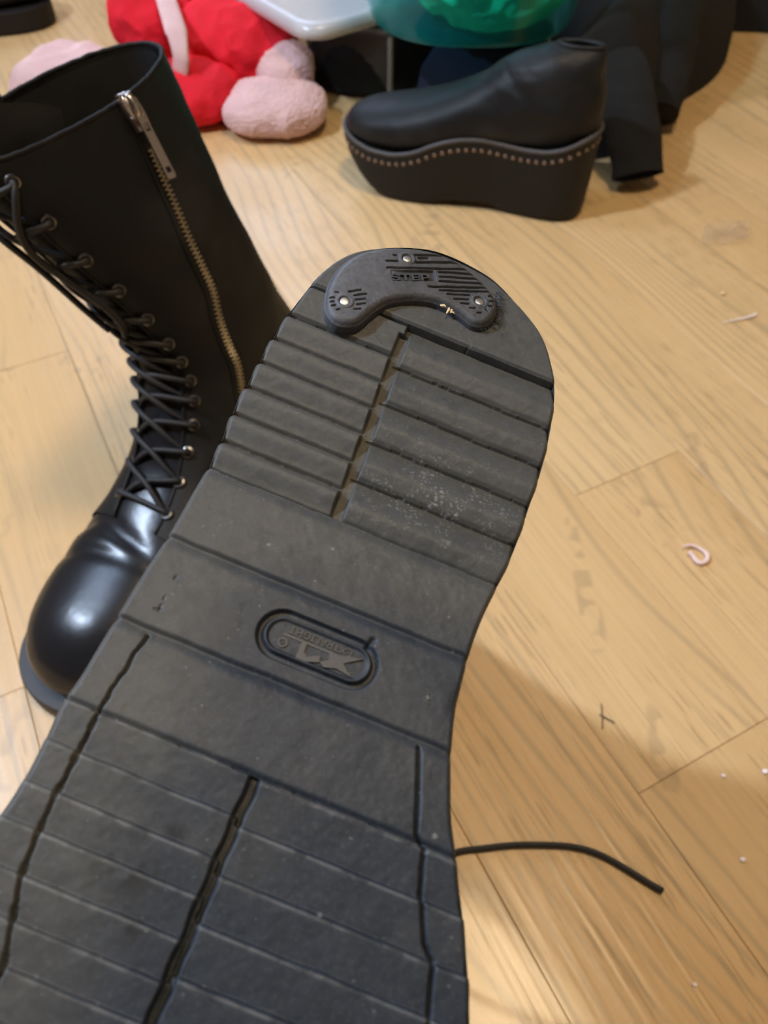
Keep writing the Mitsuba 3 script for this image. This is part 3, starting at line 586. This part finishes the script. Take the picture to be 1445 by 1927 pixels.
for q in np.arange(.028, zl[-1], .00135):
    k_ = int(round(q / .00135)); c = Zc(q); n0 = unit(Zn_(q)); t0 = unit(Zc(min(q + .001, zl[-1])) - Zc(q - .001)); n0 = unit(n0 - t0 * (n0 @ t0)); b0 = np.cross(t0, n0)
    sd = 1 if k_ % 2 else -1
    teeth.append(box(c + n0 * .0013 + b0 * sd * .0011, (.0036, .00115, .0016), np.stack([b0, t0, n0], 1), .00025))
put('zip_teeth', cat(teeth), 'antique_brass', STAND, kind='stuff', label='row of dull brass zip teeth')
def zframe(q):
    c = Zc(q); n0 = unit(Zn_(q)); t0 = unit(Zc(q + .004) - Zc(max(q - .004, 0))); n0 = unit(n0 - t0 * (n0 @ t0)); return c, t0, np.cross(t0, n0), n0
c0, t0, b0, n0 = zframe(.0045)
sl = [trimesh.creation.extrude_polygon(Polygon([(-.006, -.0034), (-.004, -.0050), (.000, -.0052), (.010, -.0036), (.013, -.0034), (.013, .0034), (.010, .0036), (.000, .0052), (-.004, .0050), (-.006, .0034)]).buffer(.0006), .0022)]
sl[0].apply_translation([0, 0, .0012])
dome = trimesh.creation.icosphere(3); dv = np.array(dome.vertices); dome = mesh(np.c_[dv[:, 0] * .0085 + .001, dv[:, 1] * .0046 * (1 - .35 * np.clip(dv[:, 0], 0, 1)), np.clip(dv[:, 2], -.2, 1) * .0034 + .0030], dome.faces); sl.append(dome)
arch = tube(spline([[-.005, .0015, .0034], [-.004, .0015, .0066], [.000, .0015, .0078], [.005, .0015, .0068], [.007, .0015, .0036]], 24), .0015, 10, .8); sl.append(arch)
SLD = put('zip_slider', frame_T(c0, t0, b0, n0, cat(sl)), 'nickel', STAND, 35, label='shiny nickel zip slider')
pp = Polygon([(-.002, -.0030), (.006, -.0040), (.014, -.0033), (.040, -.0036), (.0415, -.0030), (.0415, .0030), (.040, .0036), (.014, .0033), (.006, .0040), (-.002, .0030), (-.004, 0)])
for hx, hw, hh in ((.003, .0022, .0040), (.0130, .0019, .0022), (.0365, .0019, .0016)):
    pp = pp.difference(Polygon([(hx - hh, -hw), (hx + hh, -hw), (hx + hh, hw), (hx - hh, hw)]))
pm = trimesh.creation.extrude_polygon(pp, .0011); v = np.array(pm.vertices); v[:, 2] += .0060 - .06 * np.clip(v[:, 0], 0, 1)
put('zip_pull', frame_T(c0, t0, b0, n0, mesh(v, pm.faces)), 'nickel', STAND, 20, label='flat nickel pull tab with two slots')
ends = []
for x in (-1, 1):
    ends.append(box(c0 + t0 * -.0055 + b0 * x * .0030 + n0 * .0022, (.0042, .003, .003), np.stack([b0, t0, n0], 1), .0005))
put('zip_stop', cat(ends), 'nickel', STAND, 30)
# rim binding and quarter seam stitching
rb = SBT.at(NS - 1, np.linspace(GAP(NS - 1), 2 * np.pi - GAP(NS - 1), 120), .0006)
put('rim_binding', tube(rb + np.array([0, 0, .0006]) + RNG.normal(0, .00012, rb.shape), .0016, 8), 'leather_dull', STAND, True)
ed = np.array([SBT.at(t, 1.05 * GAP(t), .0018) for t in np.linspace(5.5, NS - 1, 90)])
put('facing_edge', tube(ed, .0011, 6), 'leather', STAND, True)
ed = np.array([SBT.at(t, -1.05 * GAP(t), .0018) for t in np.linspace(5.5, NS - 1, 90)])
put('facing_edge', tube(ed, .0011, 6), 'leather', STAND, True)

# ------------------------------------------------------------------ platform shoe lying by the boxes
PO = np.array([.226, .806, 0]); PT = unit([-.945, .327, 0]); PL = np.array([-PT[1], PT[0], 0])
def plat_world(L): return PO + PT * L[:, :1] + PL * L[:, 1:2] + np.array([0, 0, 1.0]) * L[:, 2:]
pt_top = PchipInterpolator([0, .012, .022, .034, .05, .073, .095, .119, .136, .153, .171, .185, .20, .219, .238, .253, .285], np.array([95, 91, 86, 81, 77, 75.5, 77, 79, 78, 74.5, 68, 61, 56, 53, 53, 55, 62]) / 1000)
pt_bot = PchipInterpolator([0, .01, .03, .075, .11, .142, .18, .212, .238, .255, .27, .285], np.array([3, .8, .6, .8, 6, 6, .8, .8, 7, 20, 34, 46]) / 1000)
po = shoe_outline(.285, .86)
PSH = thing('platform_shoe', 'black leather platform shoe with a studded curved sole beside the storage boxes', 'shoe')
R = []
pg = Polygon(po)
for v_, ins in ((0, .006), (.04, .003), (.12, .0015), (.5, .0), (.8, -.0005), (.985, -.001), (1.0, .0015), (1.0, .006)):
    q = pg.buffer(-ins); e = np.array([q.exterior.interpolate(q.exterior.project(Point(*a))).coords[0] for a in po])
    x = np.clip(e[:, 0], 0, .285); R.append(plat_world(np.c_[e, pt_bot(x) + (pt_top(x) - pt_bot(x)) * v_]))
principled('platform_brown', (0.010, 0.0085, 0.0078), 0.6, specular=0.3)
put('platform', loft(R, True, True), 'platform_brown', PSH, 40, label='thick dark curved platform sole')
e = po * 1.0; x = np.clip(e[:, 0], 0, .285)
wl = plat_world(np.c_[e, pt_top(x) + .0012]); wl = np.vstack([wl, wl[:2]])
principled('welt_grey', (0.055, 0.052, 0.052), 0.5)
put('welt', tube(wl, .0024, 8), 'welt_grey', PSH, True, label='dark grey welt line')
PSEC = np.array([(.282, .068, .281, .050, .006, 2), (.276, .078, .275, .05, .022, 2.1), (.261, .086, .260, .048, .035, 2.2), (.238, .092, .236, .046, .043, 2.3), (.209, .099, .207, .046, .046, 2.3),
    (.180, .108, .176, .05, .0445, 2.3), (.152, .120, .145, .06, .0415, 2.3), (.132, .131, .110, .066, .0385, 2.3), (.119, .140, .072, .066, .0375, 2.3), (.112, .146, .036, .068, .037, 2.3),
    (.107, .150, .012, .074, .0365, 2.2), (.101, .154, .003, .094, .036, 2.2), (.094, .158, .002, .115, .0345, 2.1), (.086, .162, .004, .137, .031, 2), (.077, .165, .007, .152, .025, 2), (.068, .168, .010, .163, .017, 2), (.058, .170, .014, .171, .008, 2)])
PB = Boot(plat_world, PSEC, wr=.004, seed=9, zmin=.03)
put('upper', cat([loft(PB.skin(0, NS - 1, 0, 2 * np.pi, 110, 96, closed=True)), loft(PB.skin(NS - 1, 9.5, 0, 2 * np.pi, 30, 96, -.002, closed=True))]), 'leather', PSH, 60, label='black leather upper')
put('collar', tube(np.vstack([PB.at(NS - 1, np.linspace(0, 2 * np.pi, 80)), PB.at(NS - 1, np.linspace(0, .1, 2))]), .0026, 8), 'leather', PSH, True)
ln = LineString(np.vstack([po, po[:1]])); n_st = 78
stud_m = trimesh.creation.icosphere(2, .0021); sv = np.array(stud_m.vertices)
for i in range(n_st):
    p_ = np.array(ln.interpolate(i / n_st, normalized=True).coords[0]); nx = np.array(ln.interpolate((i / n_st + .004) % 1, normalized=True).coords[0]) - p_; nx = unit(nx); on = np.array([-nx[1], nx[0]])
    if pg.contains(Point(*(p_ + on * .003))): on = -on
    o = plat_world(np.r_[p_, pt_top(np.clip(p_[0], 0, .285)) - .0095][None])[0]
    nw = PT * on[0] + PL * on[1]; tw = np.cross([0, 0, 1.0], nw)
    put('stud', frame_T(o + nw * .0003, tw, np.array([0, 0, 1.0]), nw, mesh(sv * [1, 1, .6], stud_m.faces)), 'stud_metal', PSH, True)

# ------------------------------------------------------------------ clutter behind
def cloth_mat(name, col, rough=0.9, sheen=0.3):
    def f(p, n, uv): return mikit.mix([c * .82 for c in col], col, FB(p.x * 60, p.y * 60, p.z * 60, octaves=2))
    return bumped(name, mikit.proc(f), rough, lambda p, n, uv: 0.0009 * FB(p.x * 180, p.y * 180, p.z * 180, octaves=2), sheen=sheen)
cloth_mat('red_cloth', (0.70, 0.006, 0.022), .9, 0.0); cloth_mat('pink_cloth', (0.66, 0.44, 0.43)); cloth_mat('black_cloth', (0.0060, 0.0060, 0.0062), .95, 0.0)
cloth_mat('navy_cloth', (0.006, 0.010, 0.034)); cloth_mat('green_cloth', (0.015, 0.70, 0.38)); cloth_mat('blue_cloth', (0.006, 0.025, 0.15))
def fold(P, f, a, seed, ridge=True):
    n = meshkit.fbm(np.asarray(P) * f, 3, seed)
    return a * ((1 - np.abs(2 * n - 1) * 2.2) if ridge else (n - .5) * 2)
def blob(c, ax, amp, f, seed, sub=5, rot=0.0, flat=0.0, power=1.0):
    m = trimesh.creation.icosphere(sub); v = np.array(m.vertices); d = v.copy()
    v = np.sign(v) * np.abs(v) ** power
    v = v * np.asarray(ax); cr, sr = math.cos(rot), math.sin(rot)
    v = np.c_[v[:, 0] * cr - v[:, 1] * sr, v[:, 0] * sr + v[:, 1] * cr, v[:, 2]]
    v = v + d * (fold(v * np.asarray(f), 1.0, amp, seed))[:, None]
    v = v + np.asarray(c); v[:, 2] = np.maximum(v[:, 2], .001 + flat)
    return mesh(v, m.faces)
def heap(poly, hgt, edge, f, amp, seed, res=.006, z0=.001):
    pts = np.asarray(poly, float); pg = Polygon(spline(np.vstack([pts, pts[:1]]), 160)).buffer(0)
    def h(p, d):
        q = np.clip(d / edge, 0, 1); base = hgt * np.sqrt(1 - (1 - q) ** 2)
        return z0 + np.maximum(base + np.minimum(q * 2, 1) * fold(np.c_[p * f, np.zeros(len(p))], 1.0, amp, seed), 0)
    p, hh, t = relief(pg, h, res, skirt=z0)
    return mesh(np.c_[p, hh], t)
# black jacket with one sleeve reaching forward
JK = thing('black_jacket', 'crumpled black jacket on the floor behind the platform shoe, sleeve hanging forward', 'jacket')
put('body', heap([(.17, .955), (.255, .925), (.315, .955), (.362, 1.03), (.45, 1.13), (.520, 1.27), (.515, 1.50), (.40, 1.62), (.26, 1.56), (.25, 1.30), (.24, 1.1)], .135, .10, [5, 5], .020, 41), 'black_cloth', JK, 50)
def sleeve(path, rad, flat, seed, m=40, n=70):
    P_ = spline(path, n); t = unit(np.gradient(P_, axis=0)); w = unit(np.cross(t, [0, 0, 1.0])); u = np.cross(w, t)
    rr = np.interp(np.linspace(0, 1, n), np.linspace(0, 1, len(rad)), rad); a = np.linspace(0, 2 * np.pi, m, endpoint=False)
    q = P_[:, None] + rr[:, None, None] * (np.cos(a)[None, :, None] * w[:, None] + flat * np.sin(a)[None, :, None] * u[:, None])
    dirs = q - P_[:, None]
    q = q + unit(dirs) * fold(q.reshape(-1, 3) * [22, 14, 22], 1.0, .0055, seed).reshape(n, m)[..., None]
    q[..., 2] = np.maximum(q[..., 2], .0012)
    return q
sl_ = sleeve([(.296, .858, .016), (.288, .885, .045), (.276, .93, .078), (.272, .985, .088), (.30, 1.06, .085)], [.027, .030, .033, .036, .04], .62, 5)
put('sleeve', cat([loft(sl_), loft((sl_ * .93 + sl_.mean(1, keepdims=True) * .07)[:40, ::-1])]), 'black_cloth', JK, 50)
sl2 = sleeve([(.335, 1.00, .02), (.345, 1.05, .06), (.36, 1.12, .10), (.40, 1.22, .11)], [.035, .042, .045, .04], .8, 8)
put('sleeve', loft(sl2, True, True), 'black_cloth', JK, 50)
k = thing('black_garment', 'small black garment lying at the far right edge behind the jacket', 'garment')
put('folded_cloth', heap([(.528, 1.315), (.62, 1.305), (.80, 1.31), (.84, 1.60), (.64, 1.62)], .075, .03, [8, 8], .008, 43), 'black_cloth', k, 50)
put('fold', heap([(.57, 1.33), (.74, 1.325), (.78, 1.42), (.60, 1.44)], .03, .02, [8, 8], .005, 44, z0=.07), 'black_cloth', k, 50)
# storage box, lid and tub
scene['clear_plastic'] = {'type': 'twosided', 'bsdf': {'type': 'principled', 'base_color': {'type': 'rgb', 'value': [.15, .13, .12]}, 'roughness': .3}}
scene['box_plastic'] = {'type': 'blendbsdf', 'weight': .45, 'a': {'type': 'thindielectric', 'specular_transmittance': {'type': 'rgb', 'value': [.72, .72, .73]}}, 'b': {'type': 'twosided', 'bsdf': {'type': 'principled', 'base_color': {'type': 'rgb', 'value': [.075, .068, .068]}, 'roughness': .35}}}
scene['lid_plastic'] = {'type': 'blendbsdf', 'weight': .72, 'a': {'type': 'thindielectric', 'specular_transmittance': {'type': 'rgb', 'value': [.9, .92, .94]}}, 'b': {'type': 'twosided', 'bsdf': {'type': 'principled', 'base_color': {'type': 'rgb', 'value': [.60, .60, .63]}, 'roughness': .26, 'specular': .7, 'clearcoat': .5}}}
scene['teal_plastic'] = {'type': 'blendbsdf', 'weight': .26, 'a': {'type': 'thindielectric', 'specular_transmittance': {'type': 'rgb', 'value': [.50, .96, .94]}}, 'b': {'type': 'twosided', 'bsdf': {'type': 'principled', 'base_color': {'type': 'rgb', 'value': [.010, .23, .27]}, 'roughness': .22, 'specular': .6}}}
def rrect(w, d, r, n=12):
    g = Polygon([(r, r), (w - r, r), (w - r, d - r), (r, d - r)]).buffer(r, quad_segs=n); return np.array(g.exterior.coords)[:-1]
def place2(o, e1, e2, xy, z): return np.c_[np.asarray(o)[:2] + xy[:, :1] * np.asarray(e1) + xy[:, 1:2] * np.asarray(e2), np.full(len(xy), z)]
bo, b1, b2 = (.012, 1.075), unit([-.95, .31]), unit([.31, .95])
SBX = thing('storage_box', 'low clear grey plastic storage box under the translucent lid', 'storage box')
br = rrect(.13, .28, .012)
def rr_in(ins, z): return place2(bo, b1, b2, np.array([.065, .14]) + (br - [.065, .14]) * (1 - ins / .065), z)
put('body', loft([rr_in(.012, .004), rr_in(.008, .002), rr_in(.0, .088), rr_in(-.006, .088), rr_in(-.006, .094)]), 'box_plastic', SBX, 40)
put('base', loft([rr_in(.012, .004), np.repeat(rr_in(.012, .004).mean(0)[None], len(br), 0)]), 'box_plastic', SBX)
put('corner_rib', tube([np.r_[np.array(bo) + (b1 + b2) * .003 + -b2 * .006, .006], np.r_[np.array(bo) + (b1 + b2) * .002 - b2 * .008, .086]], .004, 8), 'clear_plastic', SBX, True, label='pale vertical corner of the box')
k = thing('dark_garment', 'dark folded cloth packed inside the clear storage box', 'garment')
put('cloth', heap([tuple(np.array(bo) + b1 * x + b2 * y) for x, y in ((.015, .015), (.115, .015), (.115, .25), (.015, .25))], .066, .02, [12, 12], .006, 51, z0=.006), 'black_cloth', k, 50)
put('pink_patch', blob((*(np.array(bo) + b1 * .028 + b2 * .030), .028), (.014, .010, .016), .002, (40, 40, 40), 52, 3), 'pink_cloth', k, 50, label='pinkish bit of cloth')
k = thing('navy_garment', 'dark navy garment heaped below the teal tub', 'garment')
put('cloth', heap([(.035, 1.045), (.10, 1.0), (.16, .985), (.21, 1.03), (.225, 1.2), (.21, 1.40), (.135, 1.38), (.075, 1.2)], .086, .035, [7, 7], .006, 53), 'navy_cloth', k, 50)
LD = thing('box_lid', 'translucent pale grey plastic lid with a rounded rim corner on the storage box', 'lid')
lo, l1, l2 = (-.090, 1.008), unit([-.60, .80]), unit([.80, .60])
lr = rrect(.40, .27, .035)
def lr_in(ins, z): return place2(lo, l1, l2, np.array([.20, .135]) + (lr - [.20, .135]) * (1 - ins / np.array([.20, .135])), z)
put('rim', loft([lr_in(.003, .0965), lr_in(.0, .099), lr_in(-.001, .104), lr_in(.001, .110), lr_in(.005, .1135), lr_in(.012, .1145), lr_in(.017, .1125), lr_in(.020, .1065), lr_in(.026, .1045)]), 'lid_plastic', LD, 60)
put('panel', loft([lr_in(.026, .1045), lr_in(.06, .1045), np.repeat(lr_in(.06, .1045).mean(0)[None], len(lr), 0)]), 'lid_plastic', LD)
TB = thing('teal_tub', 'translucent teal plastic tub with green cloth inside on top of the boxes', 'tub')
ta = np.linspace(0, 2 * np.pi, 96, endpoint=False)
def tub(f, z, g=0): return np.stack([.105 + (.128 * f - g) * np.sign(np.cos(ta)) * np.abs(np.cos(ta)) ** .8, 1.082 + (.140 * f - g) * np.sign(np.sin(ta)) * np.abs(np.sin(ta)) ** .8, np.full(96, z)], 1)
put('wall', loft([tub(.90, .1165), tub(.955, .118), tub(.985, .126), tub(1.0, .14), tub(1.16, .30), tub(1.20, .30), tub(1.20, .308), tub(1.15, .308)]), 'teal_plastic', TB, 50)
put('base', loft([tub(.90, .1165), np.repeat(tub(.9, .1165).mean(0)[None], 96, 0)]), 'teal_plastic', TB)
k = thing('green_garment', 'bright green cloth bundled inside the teal tub', 'garment')
put('cloth', blob((.125, 1.056, .172), (.092, .105, .054), .012, (30, 30, 36), 61), 'green_cloth', k, 50)
# red trousers, pink clothes, blue cloth
RD = thing('red_trousers', 'crumpled bright red trousers on the floor behind the standing boot', 'trousers')
put('leg', blob((-.203, 1.145, .046), (.074, .085, .046), .014, (16, 12, 20), 71, rot=.5), 'red_cloth', RD, 60)
put('leg', blob((-.247, 1.045, .03), (.060, .060, .030), .007, (18, 14, 20), 72, rot=.4), 'red_cloth', RD, 60)
put('waist', blob((-.318, 1.235, .052), (.064, .070, .050), .012, (18, 14, 20), 73), 'red_cloth', RD, 60)
PK = thing('pink_garment', 'pale pink fleecy garment on the floor left of the red trousers', 'garment')
put('cloth', heap([(-.508, 1.085), (-.492, 1.15), (-.462, 1.205), (-.41, 1.19), (-.35, 1.155), (-.305, 1.12), (-.30, 1.06), (-.37, 1.03), (-.45, 1.04)], .042, .035, [14, 14], .006, 81), 'pink_cloth', PK, 60)
put('strap', tube([at_z(300, -40, .085), at_z(316, 10, .10), at_z(332, 60, .105), at_z(341, 110, .08), at_z(338, 150, .05)], .013, 12, .3), 'pink_cloth', PK, True)
FS = thing('fluffy_slipper', 'pale pink fluffy slipper peeking out below the red trousers', 'slipper')
def furry(m, a, seed):
    v = np.array(m.vertices); n = np.array(m.vertex_normals); return mesh(v + n * (meshkit.fbm(v * 420, 3, seed)[:, None] - .5) * a, m.faces)
put('foot', furry(blob((-.140, 1.015, .024), (.064, .058, .023), .004, (20, 20, 20), 91, 6, power=.85), .004, 92), 'pink_cloth', FS, True)
put('cuff', furry(blob((-.128, 1.082, .040), (.036, .050, .027), .004, (20, 20, 20), 93, 6), .004, 94), 'pink_cloth', FS, True)
k = thing('blue_garment', 'small dark blue garment behind the pink strap', 'garment')
put('cloth', blob((-.283, 1.290, .062), (.034, .050, .060), .008, (16, 16, 16), 95), 'blue_cloth', k, 60)
# black shoe at the far left edge
def fs_world(L):
    d = unit([.92, .40, 0]); return np.array([-.778, 1.262, 0]) + d * L[:, :1] + np.array([-d[1], d[0], 0]) * L[:, 1:2] + np.array([0, 0, 1.0]) * L[:, 2:]
BS = thing('black_shoe', 'black shoe with a thick dark sole cut off at the far left edge', 'shoe')
put('sole', slab(fs_world, shoe_outline(.28, .9), [(.001, .002), (.004, 0), (.030, 0), (.032, .003)]), 'platform_brown', BS, 40)
fs = SEC.copy(); fs[:, [0, 2]] *= .28 / .31; fs[:, [1, 3]] = fs[:, [1, 3]] * .72 + .020; fs[:, 4] *= .9
FB_ = Boot(fs_world, fs, zmin=.03)
put('upper', cat([loft(FB_.skin(0, 12, 0, 2 * np.pi, 60, 60, closed=True)), loft(FB_.skin(12, 9, 0, 2 * np.pi, 20, 60, -.002, closed=True))]), 'leather_dull', BS, 60)

# ------------------------------------------------------------------ bits on the floor
principled('pale_rubber', (0.78, 0.60, 0.58), 0.55); principled('thread_white', (0.85, 0.78, 0.80), .8); principled('straw', (0.80, 0.60, 0.34), .6); principled('scratch_dark', (0.12, 0.085, 0.05), .9)
cp = [(1287, 1029, .004), (1300, 1026, .003), (1318, 1033, .002), (1331, 1045, .002), (1328, 1056, .002), (1316, 1059, .002), (1306, 1050, .002), (1296, 1040, .003)]
tag(put('rubber_curl', tube(spline([at_z(*q) for q in cp], 60), np.r_[np.linspace(.0008, .0017, 30), np.full(30, .0017)], 8), 'pale_rubber', None, True), 'small pale pink curl of rubber on the wood floor', 'scrap')
scene['wrap'] = {'type': 'blendbsdf', 'weight': .06, 'a': {'type': 'thindielectric', 'int_ior': 1.5}, 'b': {'type': 'twosided', 'bsdf': {'type': 'principled', 'base_color': {'type': 'rgb', 'value': [.8, .75, .75]}, 'roughness': .2}}}
g = at_z(1362, 447); n_ = 26
X, Y = np.meshgrid(np.linspace(-1, 1, n_), np.linspace(-1, 1, n_), indexing='ij')
q = np.stack([g[0] + .026 * X + .004 * Y, g[1] + .017 * Y + .004 * X, .0015 + .010 * meshkit.fbm(np.stack([X * 2.2, Y * 2.2, X * 0], -1), 3, 7)], -1)
tag(put('plastic_wrapper', loft(q, False), 'wrap', None, 40), 'small crumpled scrap of clear plastic glinting on the floor', 'wrapper')
tag(put('white_thread', tube(spline([at_z(1361, 607, .001), at_z(1385, 602, .0015), at_z(1408, 597, .002), at_z(1424, 591, .0015)], 30), np.linspace(.0004, .0013, 30), 6), 'thread_white', None, True), 'short white thread on the floor at the right edge', 'thread')
tag(put('floor_scratch', cat([tube(spline([at_z(1131, 1324, .0008), at_z(1133, 1345, .0012), at_z(1133, 1372, .0008)], 16), .0003, 5), tube(spline([at_z(1128, 1344, .0008), at_z(1142, 1352, .0012), at_z(1156, 1360, .0008)], 16), .0005, 5)]), 'scratch_dark', None, True), 'tiny dark crossed scratch on the floor near the shadow edge', 'scratch')  # scratch mark in the floor, drawn as two thin raised strands
for i, (x, y, r, w_) in enumerate(((1398, 1618, .0011, 'near the lower right edge'), (1361, 1460, .0010, 'just right of the plank joint'), (1307, 1853, .0009, 'near the bottom right corner'), (1440, 1452, .0013, 'at the right edge above the plank joint'), (1360, 552, .0016, 'between the clear wrapper and the white thread'))):
    tag(put('crumb', blob(at_z(x, y, r), (r * 1.3, r, r), r * .3, (600, 600, 600), i, 2), 'thread_white' if i != 4 else 'straw', None, True), f'tiny pale crumb on the floor {w_}', 'crumb')
sp = []
for a, b, r in (((932, 486), (980, 500), .00042), ((978, 545), (1000, 512), .00030), ((985, 505), (1003, 520), .00030), ((1005, 540), (1025, 508), .00024), ((1010, 535), (1036, 548), .00024), ((1022, 500), (1030, 520), .0002)):
    p0, p1 = [sole_world(ST(590 + x / 3.905, 450 + y / 3.905, .0014)[None], np.array([1.3]))[0] for x, y in (a, b)]
    sp.append(tube([p0, (p0 + p1) / 2 + SN * .0003, p1], [r * .7, r, r * .6], 6))
tag(put('wood_splinters', cat(sp), 'straw', None, True), 'tiny pale wood splinters caught below the heel plate', 'splinter')
